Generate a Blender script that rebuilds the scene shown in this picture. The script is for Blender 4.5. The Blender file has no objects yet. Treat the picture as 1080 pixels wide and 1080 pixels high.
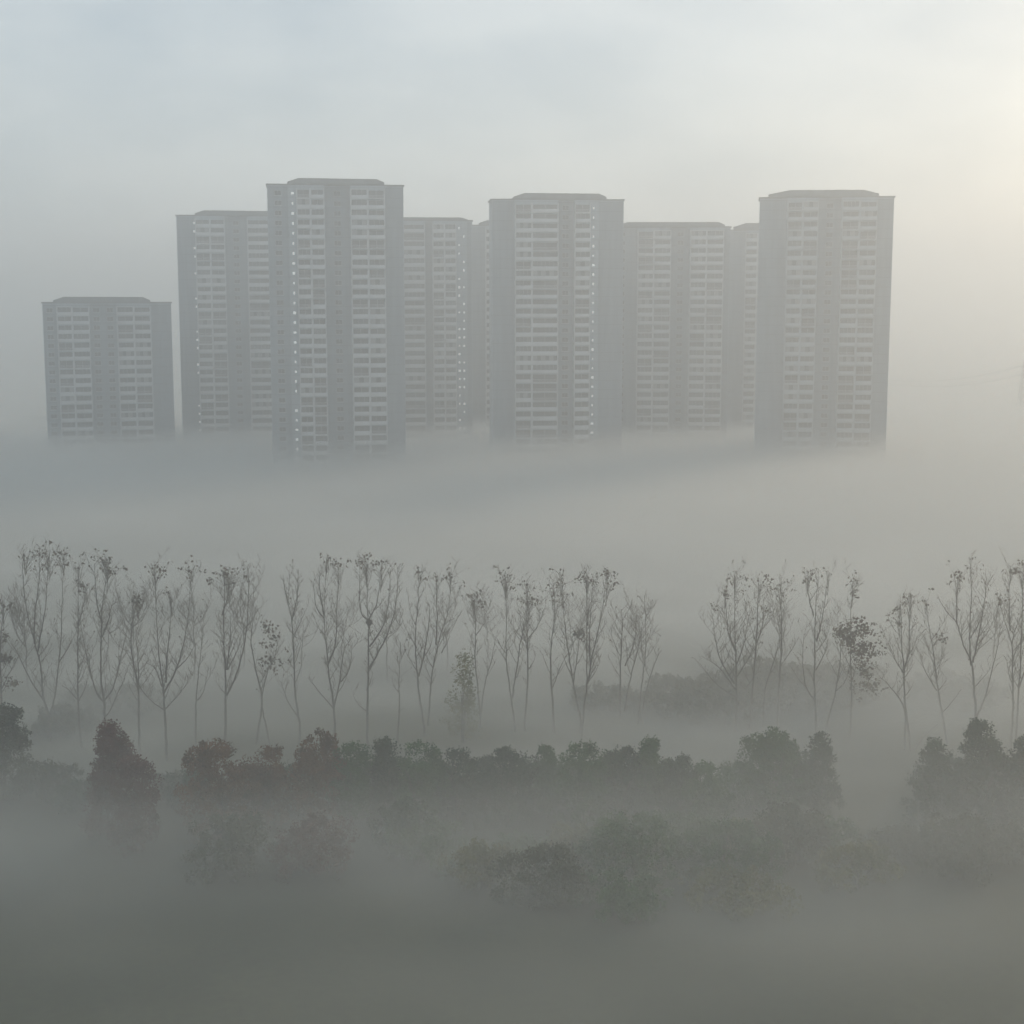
import bpy, math, random
from mathutils import Vector, Matrix, noise

random.seed(11)
sc = bpy.context.scene
COL = sc.collection
R = math.radians

# ------------------------------------------------------------------ camera
PITCH = R(8.06)
F = 1625.0                      # focal length in photo pixels (photo is 1080 px wide)
CAMZ = 55.0
cam_d = bpy.data.cameras.new('camera')
cam_d.sensor_width = 36
cam_d.lens = 36 * F / 1080
cam_d.clip_start = 0.5
cam_d.clip_end = 12000
cam = bpy.data.objects.new('camera', cam_d)
COL.objects.link(cam)
cam.location = (0, 0, CAMZ)
cam.rotation_euler = (R(90) - PITCH, 0, 0)
sc.camera = cam


def at(px, py, Y):
    """world point on the plane y = Y seen at photo pixel (px, py)"""
    u = Vector((0, math.sin(PITCH), math.cos(PITCH)))
    f = Vector((0, math.cos(PITCH), -math.sin(PITCH)))
    d = f + Vector((1, 0, 0)) * ((px - 540) / F) + u * ((540 - py) / F)
    return Vector((0, 0, CAMZ)) + d * (Y / d.y)


# ------------------------------------------------------------------ helpers
def new_mat(name):
    m = bpy.data.materials.new(name)
    m.use_nodes = True
    return m, m.node_tree, m.node_tree.nodes['Principled BSDF']


def mottled(name, c1, c2, scale=1.0, rough=0.85, detail=3, spec=0.3, coord='Object', lo=0.35, hi=0.65):
    m, nt, b = new_mat(name)
    tc = nt.nodes.new('ShaderNodeTexCoord')
    n = nt.nodes.new('ShaderNodeTexNoise')
    n.inputs['Scale'].default_value = scale
    n.inputs['Detail'].default_value = detail
    r = nt.nodes.new('ShaderNodeValToRGB')
    r.color_ramp.elements[0].position = lo
    r.color_ramp.elements[1].position = hi
    r.color_ramp.elements[0].color = (*c1, 1)
    r.color_ramp.elements[1].color = (*c2, 1)
    nt.links.new(tc.outputs[coord], n.inputs['Vector'])
    nt.links.new(n.outputs['Fac'], r.inputs['Fac'])
    nt.links.new(r.outputs['Color'], b.inputs['Base Color'])
    b.inputs['Roughness'].default_value = rough
    b.inputs['Specular IOR Level'].default_value = spec
    return m


def wall_mat(name, c1, c2):
    """painted render with rain streaks and a thin joint at every storey"""
    m, nt, b = new_mat(name)
    tc = nt.nodes.new('ShaderNodeTexCoord')
    mp = nt.nodes.new('ShaderNodeMapping')
    mp.inputs['Scale'].default_value = (0.9, 0.9, 0.06)
    n = nt.nodes.new('ShaderNodeTexNoise')
    n.inputs['Scale'].default_value = 1.0
    n.inputs['Detail'].default_value = 4
    r = nt.nodes.new('ShaderNodeValToRGB')
    r.color_ramp.elements[0].position = 0.35
    r.color_ramp.elements[1].position = 0.68
    r.color_ramp.elements[0].color = (*c1, 1)
    r.color_ramp.elements[1].color = (*c2, 1)
    sep = nt.nodes.new('ShaderNodeSeparateXYZ')
    md = nt.nodes.new('ShaderNodeMath'); md.operation = 'MODULO'; md.inputs[1].default_value = 3.0
    lt = nt.nodes.new('ShaderNodeMath'); lt.operation = 'LESS_THAN'; lt.inputs[1].default_value = 0.22
    mx = nt.nodes.new('ShaderNodeMix'); mx.data_type = 'RGBA'; mx.blend_type = 'MULTIPLY'
    mx.inputs[7].default_value = (0.72, 0.72, 0.72, 1)
    L = nt.links.new
    L(tc.outputs['Object'], mp.inputs['Vector']); L(mp.outputs['Vector'], n.inputs['Vector'])
    L(n.outputs['Fac'], r.inputs['Fac'])
    L(tc.outputs['Object'], sep.inputs[0]); L(sep.outputs['Z'], md.inputs[0]); L(md.outputs[0], lt.inputs[0])
    L(lt.outputs[0], mx.inputs[0]); L(r.outputs['Color'], mx.inputs[6])
    L(mx.outputs[2], b.inputs['Base Color'])
    b.inputs['Roughness'].default_value = 0.9
    return m


class MB:
    """collects boxes, tubes, prisms and leaves into one mesh"""
    def __init__(s):
        s.v, s.f, s.mi = [], [], []

    def face(s, idx, mi=0):
        s.f.append(idx); s.mi.append(mi)

    def box(s, x0, x1, y0, y1, z0, z1, mi=0):
        k = len(s.v)
        s.v += [(x0, y0, z0), (x1, y0, z0), (x1, y1, z0), (x0, y1, z0),
                (x0, y0, z1), (x1, y0, z1), (x1, y1, z1), (x0, y1, z1)]
        for q in ((0, 3, 2, 1), (4, 5, 6, 7), (0, 1, 5, 4), (1, 2, 6, 5), (2, 3, 7, 6), (3, 0, 4, 7)):
            s.face([k + i for i in q], mi)

    def prism_z(s, pts, z0, z1, mi=0):
        k, n = len(s.v), len(pts)
        s.v += [(x, y, z0) for x, y in pts] + [(x, y, z1) for x, y in pts]
        for i in range(n):
            j = (i + 1) % n
            s.face([k + i, k + j, k + n + j, k + n + i], mi)
        s.face([k + n + i for i in range(n)], mi)
        s.face([k + n - 1 - i for i in range(n)], mi)

    def prism_y(s, pts, y0, y1, mi=0):
        k, n = len(s.v), len(pts)
        s.v += [(x, y0, z) for x, z in pts] + [(x, y1, z) for x, z in pts]
        for i in range(n):
            j = (i + 1) % n
            s.face([k + i, k + j, k + n + j, k + n + i], mi)
        s.face([k + n + i for i in range(n)], mi)
        s.face([k + n - 1 - i for i in range(n)], mi)

    def tube(s, pts, radii, sides=6, mi=0):
        k = len(s.v)
        n = len(pts)
        for i, p in enumerate(pts):
            a = pts[max(0, i - 1)]; b = pts[min(n - 1, i + 1)]
            d = (b - a)
            d = d.normalized() if d.length > 1e-6 else Vector((0, 0, 1))
            x = d.cross(Vector((0.31, 0.95, 0.05))).normalized()
            y = d.cross(x)
            for q in range(sides):
                t = 2 * math.pi * q / sides
                s.v.append(tuple(p + (x * math.cos(t) + y * math.sin(t)) * radii[i]))
        for i in range(n - 1):
            for q in range(sides):
                w = (q + 1) % sides
                s.face([k + i * sides + q, k + i * sides + w, k + (i + 1) * sides + w, k + (i + 1) * sides + q], mi)
        s.face([k + (n - 1) * sides + q for q in range(sides)], mi)
        s.face([k + sides - 1 - q for q in range(sides)], mi)

    def leaf(s, p, size, rng, mi=0, droop=0.0):
        d = Vector((rng.gauss(0, 1), rng.gauss(0, 1), rng.gauss(0, 1) - droop)).normalized()
        w = d.cross(Vector((rng.gauss(0, 1), rng.gauss(0, 1), rng.gauss(0, 1)))).normalized()
        k = len(s.v)
        L = size * rng.uniform(.6, 1.3)
        W = L * rng.uniform(.3, .5)
        s.v += [tuple(p), tuple(p + d * L * .5 + w * W), tuple(p + d * L), tuple(p + d * L * .45 - w * W)]
        s.face([k, k + 1, k + 2, k + 3], mi)

    def build(s, name, mats, parent=None, smooth=False):
        me = bpy.data.meshes.new(name)
        me.from_pydata(s.v, [], s.f)
        if not isinstance(mats, (list, tuple)):
            mats = [mats]
        for m in mats:
            me.materials.append(m)
        if len(mats) > 1:
            me.polygons.foreach_set('material_index', s.mi)
        if smooth:
            me.polygons.foreach_set('use_smooth', [True] * len(me.polygons))
        me.update()
        o = bpy.data.objects.new(name, me)
        COL.objects.link(o)
        if parent:
            o.parent = parent
        return o


def tag(o, label=None, cat=None, group=None, kind=None):
    if label: o['label'] = label
    if cat: o['category'] = cat
    if group: o['group'] = group
    if kind: o['kind'] = kind
    return o


def thing(name, loc, rz, label, cat, group=None):
    o = bpy.data.objects.new(name, None)
    o.empty_display_size = 1
    COL.objects.link(o)
    o.location = loc
    o.rotation_euler = (0, 0, rz)
    return tag(o, label, cat, group)


def part_copy(src, parent, loc):
    o = src.copy()
    COL.objects.link(o)
    o.parent = parent
    o.location = loc
    return o


# ------------------------------------------------------------------ materials
M_wall = wall_mat('tower_render', (0.245, 0.29, 0.325), (0.32, 0.37, 0.405))
M_dark = wall_mat('tower_render_grey', (0.165, 0.20, 0.23), (0.225, 0.265, 0.295))
M_pale = mottled('balcony_white', (0.44, 0.455, 0.465), (0.53, 0.545, 0.555), 0.5)
M_soft = mottled('balcony_hazed', (0.33, 0.36, 0.375), (0.40, 0.43, 0.445), 0.5)  # duller balcony tone for the right tower, haze fade put into the colour
M_glass, _, _b = new_mat('window_glass')
_b.inputs['Base Color'].default_value = (0.02, 0.025, 0.03, 1)
_b.inputs['Roughness'].default_value = 0.12
M_frame = mottled('window_frame', (0.36, 0.37, 0.38), (0.46, 0.47, 0.48), 1.0)
M_curtain = mottled('curtain', (0.16, 0.165, 0.17), (0.26, 0.26, 0.255), 0.3)
M_lit, _, _b = new_mat('lit_glass')
_b.inputs['Base Color'].default_value = (0.8, 0.82, 0.8, 1)
_b.inputs['Emission Color'].default_value = (0.95, 1.0, 1.0, 1)
_b.inputs['Emission Strength'].default_value = 0.5
M_roof = mottled('roof_felt', (0.10, 0.11, 0.115), (0.15, 0.16, 0.165), 0.4)
M_bark = mottled('bark', (0.055, 0.048, 0.040), (0.105, 0.092, 0.078), 2.2)
M_twig = mottled('twig', (0.075, 0.062, 0.05), (0.12, 0.10, 0.08), 1.5)
M_lastleaf = mottled('withered_leaf', (0.05, 0.040, 0.026), (0.12, 0.085, 0.05), 0.7)
LEAF = {
    'green': mottled('green_foliage', (0.016, 0.060, 0.016), (0.045, 0.115, 0.026), 0.55),
    'dark': mottled('dark_foliage', (0.014, 0.036, 0.017), (0.030, 0.068, 0.028), 0.55),
    'maroon': mottled('maroon_foliage', (0.055, 0.020, 0.016), (0.110, 0.038, 0.028), 0.5),
    'rust': mottled('rust_foliage', (0.055, 0.034, 0.016), (0.170, 0.075, 0.028), 0.5),
    'olive': mottled('olive_foliage', (0.060, 0.075, 0.020), (0.150, 0.140, 0.040), 0.5),
    'grey': mottled('grey_foliage', (0.040, 0.052, 0.030), (0.078, 0.085, 0.050), 0.5),
}

# ------------------------------------------------------------------ setting: ground
GX, GY0, GY1 = 3000, -400, 3600
nx, ny = 60, 80
mb = MB()


def gz(x, y):
    return 0.5 * noise.noise((x * .012, y * .012, 3.1)) * min(1.0, abs(y - 40) / 60)


xs = [math.copysign(abs(t) ** 2.0, t) * GX for t in [(-1 + 2 * i / nx) for i in range(nx + 1)]]
ys = [GY0 + (GY1 - GY0) * (j / ny) ** 1.6 for j in range(ny + 1)]
for y in ys:
    for x in xs:
        mb.v.append((x, y, gz(x, y) - 0.3))
for j in range(ny):
    for i in range(nx):
        a = j * (nx + 1) + i
        mb.face([a, a + 1, a + nx + 2, a + nx + 1])
M_ground, nt, b = new_mat('field_soil_and_grass')
tc = nt.nodes.new('ShaderNodeTexCoord')
n1 = nt.nodes.new('ShaderNodeTexNoise'); n1.inputs['Scale'].default_value = 0.035; n1.inputs['Detail'].default_value = 6
n2 = nt.nodes.new('ShaderNodeTexNoise'); n2.inputs['Scale'].default_value = 1.3; n2.inputs['Detail'].default_value = 5
r1 = nt.nodes.new('ShaderNodeValToRGB')
r1.color_ramp.elements[0].position = 0.38; r1.color_ramp.elements[0].color = (0.018, 0.028, 0.012, 1)
r1.color_ramp.elements[1].position = 0.62; r1.color_ramp.elements[1].color = (0.052, 0.058, 0.032, 1)
r2 = nt.nodes.new('ShaderNodeValToRGB')
r2.color_ramp.elements[0].position = 0.3; r2.color_ramp.elements[0].color = (0.7, 0.7, 0.7, 1)
r2.color_ramp.elements[1].position = 0.7; r2.color_ramp.elements[1].color = (1.2, 1.2, 1.2, 1)
mx = nt.nodes.new('ShaderNodeMix'); mx.data_type = 'RGBA'; mx.blend_type = 'MULTIPLY'; mx.inputs[0].default_value = 1
L = nt.links.new
L(tc.outputs['Object'], n1.inputs['Vector']); L(tc.outputs['Object'], n2.inputs['Vector'])
L(n1.outputs['Fac'], r1.inputs['Fac']); L(n2.outputs['Fac'], r2.inputs['Fac'])
L(r1.outputs['Color'], mx.inputs[6]); L(r2.outputs['Color'], mx.inputs[7])
L(mx.outputs[2], b.inputs['Base Color'])
b.inputs['Roughness'].default_value = 0.95
tag(mb.build('ground', M_ground, smooth=True), kind='structure')

# ------------------------------------------------------------------ towers
FLOOR = 3.0


def balcony_mesh(w, kind):
    """kind 0 open with solid parapet, 1 glazed in above the parapet, 2 open with railing bars, 3 glazed with half the blinds down"""
    m = MB()
    m.box(-w / 2 + .24, w / 2 - .24, -1.25, 0, 0.0, 0.16, 0)                 # slab
    if kind == 2:
        m.box(-w / 2 + .24, w / 2 - .24, -1.37, -1.25, 0.0, 0.22, 0)
        m.box(-w / 2 + .24, w / 2 - .24, -1.35, -1.28, 1.02, 1.10, 2)
        nb = max(5, int(w / .28))
        for i in range(nb):
            x = -w / 2 + .3 + (w - .6) * i / (nb - 1)
            m.box(x - .03, x + .03, -1.34, -1.29, .22, 1.02, 2)
    else:
        m.box(-w / 2 + .24, w / 2 - .24, -1.37, -1.25, 0.0, 1.12, 0)         # parapet
    m.box(-w / 2, -w / 2 + .24, -1.42, 0, 0, FLOOR, 0)                        # cheek walls
    m.box(w / 2 - .24, w / 2, -1.42, 0, 0, FLOOR, 0)
    m.box(-w / 2 + .4, w / 2 - .4, -.06, 0, .2, 2.55, 1)                      # glazed door front
    m.box(-.05, .05, -.1, -.06, .2, 2.55, 2)                                  # mullion
    if kind in (1, 3):
        n = max(2, round(w / 1.5))
        for i in range(n):
            x0 = -w / 2 + .26 + (w - .52) * i / n
            x1 = -w / 2 + .26 + (w - .52) * (i + 1) / n
            blind = kind == 3 and i % 2 == 0
            m.box(x0 + .06, x1 - .06, -1.32, -1.29, 1.18, 2.7, 3 if blind else 1)
            m.box(x0, x0 + .06, -1.34, -1.27, 1.12, 2.76, 2)
        m.box(-w / 2 + .24, w / 2 - .24, -1.35, -1.27, 2.76, 2.97, 0)
    return m


def window_mesh(w, h):
    m = MB()
    z0 = 0.95
    m.box(-w / 2, w / 2, -.05, 0, z0, z0 + h, 2)
    m.box(-w / 2 + .08, -.04, -.08, -.05, z0 + .08, z0 + h - .08, 1)
    m.box(.04, w / 2 - .08, -.08, -.05, z0 + .08, z0 + h - .08, 1)
    m.box(-w / 2 - .08, w / 2 + .08, -.18, 0, z0 - .1, z0, 0)
    return m


def lit_mesh():
    m = MB()
    m.box(-.4, .4, -.06, 0, 1.1, 2.0, 0)
    m.box(-.33, .33, -.09, -.06, 1.17, 1.93, 1)
    return m


def tower(label, D, xl, xr, y_wing, y_crown, crown, bays, rot=0.0, depth=17, crown_shape=3.4, floors=None, pale=None, group='residential towers rising from the fog'):
    """bays: (px0, px1, kind, columns); crown: (px0, px1). Pixel x are read at the roof line, at distance D."""
    X = lambda px: at(px, y_wing, D).x
    zw = at(540, y_wing, D).z
    zc = at(540, y_crown, D).z
    cx = (X(xl) + X(xr)) / 2
    t = thing('apartment_tower', (cx, D, 0), R(rot), label, 'apartment tower', group)
    c = math.cos(R(rot))
    LX = lambda px: (X(px) - cx) / c
    off = {'balc': 0.0, 'win': 0.0, 'rec': 2.6, 'wing': 1.6, 'flat': 0.6}
    # body: stepped plan
    pts = []
    for (a, b_, k, n) in bays:
        pts += [(LX(a), off[k]), (LX(b_), off[k])]
    pts += [(LX(bays[-1][1]), depth), (LX(bays[0][0]), depth)]
    clean = []
    for p in pts:
        if not clean or (Vector(p) - Vector(clean[-1])).length > 1e-4:
            clean.append(p)
    m = MB(); m.prism_z(clean, -1, zw)
    m.build('wall', M_wall, t)
    # wings get a darker cladding slab, 6 cm proud
    for (a, b_, k, n) in bays:
        if k in ('wing', 'rec'):
            m = MB(); m.box(LX(a) + .25, LX(b_) - .25, off[k] - .06, off[k] + .3, 1, zw - .4)
            m.build('cladding', M_dark, t)
    # cornice line
    m = MB()
    m.box(LX(xl) - .35, LX(xr) + .35, off[bays[0][2]] - .35, depth + .35, zw + .003, zw + .45)
    m.build('cornice', M_roof, t)
    # crown
    a, b_ = LX(crown[0]), LX(crown[1])
    h = zc - zw
    m = MB()
    cs = min(crown_shape, (b_ - a) * .2)
    m.prism_y([(a, zw + .45), (b_, zw + .45), (b_, zw + h * .48),
               (b_ - cs * .7, zw + h * .95), (a + cs, zw + h), (a, zw + h * .48)], .2, depth - 4)
    m.build('roof_parapet', M_roof, t)
    nf = floors or int((zw - 1.0) / FLOOR)
    top = zw - 1.0
    win_n = 0
    for (a, b_, k, n) in bays:
        x0, x1 = LX(a), LX(b_)
        if k == 'balc':
            w = (x1 - x0) / n
            src = {}
            rb = random.Random(int(a * 10) + 7)
            for i in range(n):
                for j in range(nf):
                    loc = (x0 + w * (i + .5), off[k], top - (j + 1) * FLOOR)
                    q = rb.choices((0, 1, 2, 3), (5, 3, 2, 2))[0]
                    if q not in src:
                        src[q] = balcony_mesh(w - .02, q).build('balcony', [pale or M_pale, M_glass, M_frame, M_curtain], t); src[q].location = loc
                    else:
                        part_copy(src[q], t, loc)
        elif n:
            w = (x1 - x0) / n
            ww = min(2.1, w * .6)
            src = None
            for i in range(n):
                for j in range(nf):
                    win_n += 1
                    if win_n > 100:
                        break
                    loc = (x0 + w * (i + .5), off[k] - (.06 if k in ('wing', 'rec') else 0), top - (j + 1) * FLOOR)
                    if src is None:
                        src = window_mesh(ww, 1.5).build('window', [M_pale, M_glass, M_frame], t); src.location = loc
                    else:
                        part_copy(src, t, loc)
    return t, LX, top, nf, off


def lit_column(T, px, yoff, rng_seed, skip=.12):
    t, LX, top, nf, off = T
    rng = random.Random(rng_seed)
    src = None
    for j in range(nf):
        if rng.random() < skip:
            continue
        loc = (LX(px), yoff, top - (j + 1) * FLOOR)
        if src is None:
            src = lit_mesh().build('lit_window', [M_frame, M_lit], t); src.location = loc
            o = src
        else:
            o = part_copy(src, t, loc)
        k = rng.uniform(.65, 1.25)
        o.scale = (k, 1, rng.uniform(.75, 1.1))
        o.location.z += 1.5 * (1 - o.scale.z)


T = tower('short grey tower standing alone, lowest of all, left of the cluster', 530, 49, 177, 320, 313, (60, 156),
          [(49, 63, 'wing', 1), (63, 78, 'balc', 1), (78, 95, 'balc', 1), (95, 122, 'rec', 2), (122, 139, 'balc', 1),
           (139, 156, 'balc', 1), (156, 177, 'wing', 0)], rot=14)
lit_column(T, 155, 1.54, 3); lit_column(T, 64.5, 1.54, 4, .5)
T = tower('slate tower with ladder-like balcony stacks, half hidden by the tallest tower', 567, 188, 312, 228, 222, (207, 296),
          [(188, 207, 'wing', 0), (207, 237, 'balc', 2), (237, 260, 'rec', 1), (260, 284, 'balc', 1), (284, 312, 'wing', 0)], rot=10)
lit_column(T, 206, 1.54, 5, .3)
T = tower('tallest grey tower with a bright column of lit windows down its left side', 478, 283, 425, 195.5, 188, (304, 405),
          [(283, 305, 'wing', 1), (305, 313, 'flat', 0), (313, 342, 'balc', 2), (342, 369, 'rec', 1), (369, 405, 'balc', 2), (405, 425, 'wing', 0)], rot=8)
lit_column(T, 309, .6, 6, .03)
T = tower('bluish lower tower with faint windows between the tallest tower and the middle tower', 560, 396, 498, 233, 229, (404, 493),
          [(396, 425, 'wing', 1), (425, 448, 'balc', 1), (448, 456, 'rec', 0), (456, 481, 'balc', 2), (481, 492, 'flat', 0), (492, 498, 'wing', 0)], rot=4)
lit_column(T, 484, .6, 7, .15); lit_column(T, 489, .6, 8, .25)
T = tower('shadowy sliver of a tower peeping out just left of the middle tower', 605, 490, 560, 238, 232, (505, 552),
          [(490, 512, 'wing', 0), (512, 540, 'balc', 2), (540, 560, 'wing', 0)])
T = tower('middle grey tower with a dotted column of lit windows down its right side', 500, 519, 659, 211, 203.6, (542, 640),
          [(519, 543, 'wing', 0), (543, 561, 'balc', 1), (561, 589, 'balc', 1), (589, 606, 'rec', 1), (606, 623, 'balc', 1),
           (623, 632, 'flat', 0), (632, 659, 'wing', 0)], rot=4)
lit_column(T, 626.5, .6, 9, .08)
T = tower('pale tower with two bright balcony stacks, standing right of the middle tower', 555, 640, 770, 240, 234, (652, 764),
          [(640, 673, 'wing', 1), (673, 690, 'balc', 1), (690, 708, 'balc', 1), (708, 728, 'rec', 1), (728, 745, 'balc', 1), (745, 763, 'balc', 1),
           (763, 770, 'wing', 0)], rot=-5)
T = tower('dim tower tucked behind the left edge of the rightmost tower', 595, 763, 850, 243, 235, (774, 840),
          [(763, 787, 'wing', 0), (787, 812, 'balc', 2), (812, 850, 'wing', 0)], rot=-8, crown_shape=10)
T = tower('tall greenish grey tower at the right end of the cluster', 490, 803, 941, 208.5, 200, (812, 925),
          [(803, 832, 'wing', 0), (832, 848, 'balc', 1), (848, 864, 'balc', 1), (864, 888, 'rec', 1), (888, 906, 'balc', 1), (906, 924, 'balc', 1),
           (924, 941, 'wing', 0)], rot=-9, crown_shape=9, pale=M_soft)

# ------------------------------------------------------------------ far things
tp = at(1079, 380, 690)
t = thing('power_pylon', (tp.x + 1.0, 690, 0), 0, 'faint lattice pylon fading in haze at the right edge, carrying two wires', 'pylon')
m = MB()
for sx, sy in ((-1, -1), (1, -1), (1, 1), (-1, 1)):
    m.tube([Vector((sx * 2.6, sy * 2.6, 0)), Vector((sx * .45, sy * .45, tp.z))], [.16, .1], 5)
for k in range(9):
    z0, z1 = tp.z * k / 9, tp.z * (k + 1) / 9
    w0, w1 = 2.6 - 2.15 * k / 9, 2.6 - 2.15 * (k + 1) / 9
    for sy in (-1, 1):
        m.tube([Vector((-w0, sy * w0, z0)), Vector((w1, sy * w1, z1))], [.06, .06], 4)
        m.tube([Vector((w0, sy * w0, z0)), Vector((-w1, sy * w1, z1))], [.06, .06], 4)
M_steel = mottled('galvanised_steel', (.16, .17, .175), (.24, .25, .255), 1.0, 0.6)
m.build('mast', M_steel, t)
for z in (tp.z - 7, tp.z - 3):
    m = MB(); m.tube([Vector((-4.2, 0, z)), Vector((0, 0, z + .6)), Vector((4.2, 0, z))], [.12, .2, .12], 5)
    m.build('cross_arm', M_steel, t)
for i, (z, lab) in enumerate(((tp.z - 7.1, 'lower of two thin wires sagging to the pylon in haze'), (tp.z - 3.1, 'upper of two thin wires sagging to the pylon in haze'))):
    a = Vector((tp.x - 3.2, 690, z)); b_ = at(930, 404 - i * 4, 720)
    pts = [a.lerp(b_, k / 16) - Vector((0, 0, 3.0 * 4 * (k / 16) * (1 - k / 16))) for k in range(17)]
    m = MB(); m.tube(pts, [.09] * 17, 4)
    tag(m.build('power_line', M_steel), lab, 'power line', 'wires in the haze')

q = at(43, 441, 655)
t = thing('far_house', (q.x, 655, 0), 0, 'hazy low building peeping out left of the short tower', 'building')
m = MB(); m.box(-5.5, 5.5, 0, 10, -1, q.z - 1.6); m.build('wall', M_wall, t)
m = MB(); m.prism_y([(-6, q.z - 1.6), (6, q.z - 1.6), (3.5, q.z), (-3.5, q.z)], -.4, 10.4); m.build('roof', M_roof, t)
m = MB(); m.box(-3, 3, -.06, 0, q.z - 5, q.z - 3.4, 0); m.build('window', M_glass, t)

# ------------------------------------------------------------------ bare poplars
def spline(pts, seg):
    out = []
    n = len(pts)
    for i in range(n - 1):
        p0, p1, p2, p3 = pts[max(0, i - 1)], pts[i], pts[i + 1], pts[min(n - 1, i + 2)]
        for k in range(seg):
            t = k / seg
            out.append(.5 * ((2 * p1) + (p2 - p0) * t + (2 * p0 - 5 * p1 + 4 * p2 - p3) * t * t + (3 * p1 - p0 - 3 * p2 + p3) * t ** 3))
    out.append(pts[-1].copy())
    return out


def poplar(seed, D, org, stems, tufts, label, r0=.19, tw=1.0, leafy=(), group='bare poplars in the tree row', sc_=3.374, name='poplar_tree'):
    """stems: traced polylines (in a magnified view with origin org) giving each limb's outline; every limb gets its own depth, thickness and taper"""
    rng = random.Random(seed)
    P = lambda q: at(org[0] + q[0] / sc_, org[1] + q[1] / sc_, D)
    base = P(stems[0][0]); base.z = 0
    t = thing(name, base, 0, label, 'tree', group)
    trunk, crown = MB(), MB()
    main = None
    allp = []
    for si, st in enumerate(stems):
        pts = [P(q) - base for q in st]
        own_base = pts[0].z < 5.5 and (si == 0 or abs(pts[0].x) > .7)
        if si == 0 or own_base:
            g = Vector((pts[0].x + rng.uniform(-.25, .25), 0, -.5))
            pts = [g] + pts
        dy0 = 0.0
        if si and main and not own_base:
            dy0 = min(main, key=lambda a: (a - pts[0]).length).y
        dy1 = dy0 + rng.uniform(-2.2, 2.2) * min(1, (pts[-1] - pts[0]).length / 9)
        n = len(pts)
        for i, p in enumerate(pts):
            f = i / (n - 1)
            p.y += dy0 + (dy1 - dy0) * f
        sm = spline(pts, 5)
        for i in range(1, len(sm) - 1):
            sm[i] = sm[i] + Vector((rng.uniform(-1, 1), rng.uniform(-1, 1), 0)) * .045
        ln = sum((sm[i + 1] - sm[i]).length for i in range(len(sm) - 1))
        ra = r0 if (si == 0 or own_base) else r0 * min(.62, .25 + ln * .035)
        if own_base and si: ra *= .8
        rad = [max(.026, ra * (1 - i / (len(sm) - 1)) ** 1.05 + .012) for i in range(len(sm))]
        trunk.tube(sm, rad, 7)
        if main is None: main = []
        main += sm
        allp.append((sm, rad))
        # side branches, then twigs on limbs and side branches alike
        runs = [(sm, 1.0)]
        for i in range(len(sm) - 1):
            p0, p1 = sm[i], sm[i + 1]
            if p0.z < 5.5: continue
            k = int((p1 - p0).length * .62 * tw + rng.random())
            for _ in range(k):
                o = p0.lerp(p1, rng.random())
                az = rng.uniform(0, 6.283)
                d = Vector((math.cos(az), math.sin(az), rng.uniform(.7, 1.5))).normalized()
                bl = rng.uniform(1.8, 4.6) * (1.0 if o.z < 15 else .6)
                q_ = [o]
                for q in range(4):
                    d = (d + Vector((rng.uniform(-.16, .16), rng.uniform(-.16, .16), .17))).normalized()
                    q_.append(q_[-1] + d * bl / 4)
                r_ = min(rad[i] * .6, .052)
                trunk.tube(q_, [r_, r_ * .8, r_ * .6, r_ * .42, r_ * .25], 4)
                runs.append((q_, .9))
        for line, wt in runs:
            for i in range(len(line) - 1):
                a, b_ = line[i], line[i + 1]
                z = (a.z + b_.z) / 2
                if z < 5.0: continue
                k = int(tw * wt * (2.1 if z > 9 else 1.1) * (b_ - a).length + rng.random())
                for _ in range(k):
                    o = a.lerp(b_, rng.random())
                    az = rng.uniform(0, 6.283)
                    d = Vector((math.cos(az), math.sin(az), rng.uniform(.5, 1.6))).normalized()
                    ln2 = rng.uniform(.6, 1.9) * (1 if z < 15 else .75)
                    tp_ = [o]
                    for q in range(3):
                        d = (d + Vector((rng.uniform(-.25, .25), rng.uniform(-.25, .25), .14))).normalized()
                        tp_.append(tp_[-1] + d * ln2 / 3)
                    crown.tube(tp_, [.021, .018, .014, .009], 3, 0)
                    for q in (1, 2):
                        d2 = (d + Vector((rng.uniform(-.9, .9), rng.uniform(-.9, .9), .2))).normalized()
                        e = tp_[q] + d2 * ln2 * rng.uniform(.3, .6)
                        crown.tube([tp_[q], (tp_[q] + e) / 2 + Vector((0, 0, .05)), e], [.016, .013, .008], 3, 0)
                        if rng.random() < .07:
                            crown.leaf(e, .22, rng, 1, 1)
    # tufts of last leaves at the tips
    for tu in tufts:
        c = P(tu[:2]) - base
        rr = tu[2] / sc_ * D / F
        near = min(main, key=lambda a: (a - c).length)
        c.y = near.y
        for _ in range(int((tu[3] if len(tu) > 3 else 7) * 1.7)):
            o = c + Vector((rng.gauss(0, .62), rng.gauss(0, .62), rng.gauss(-.1, .6))) * rr * 1.35
            st_ = near + Vector((rng.uniform(-.1, .1), rng.uniform(-.1, .1), -rng.uniform(.6, 3.0)))
            mid = st_.lerp(o, .5) + Vector(((st_.x - o.x) * .12, (st_.y - o.y) * .12, rng.uniform(-.1, .15)))
            crown.tube([st_, mid, o], [.022, .016, .008], 3, 0)
            for _k in range(rng.choice((0, 0, 1, 2, 3, 4, 7))):
                crown.leaf(o + Vector((rng.gauss(0, 1), rng.gauss(0, 1), rng.gauss(-.5, .8))) * .2, .32, rng, 1, 1.2)
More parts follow.
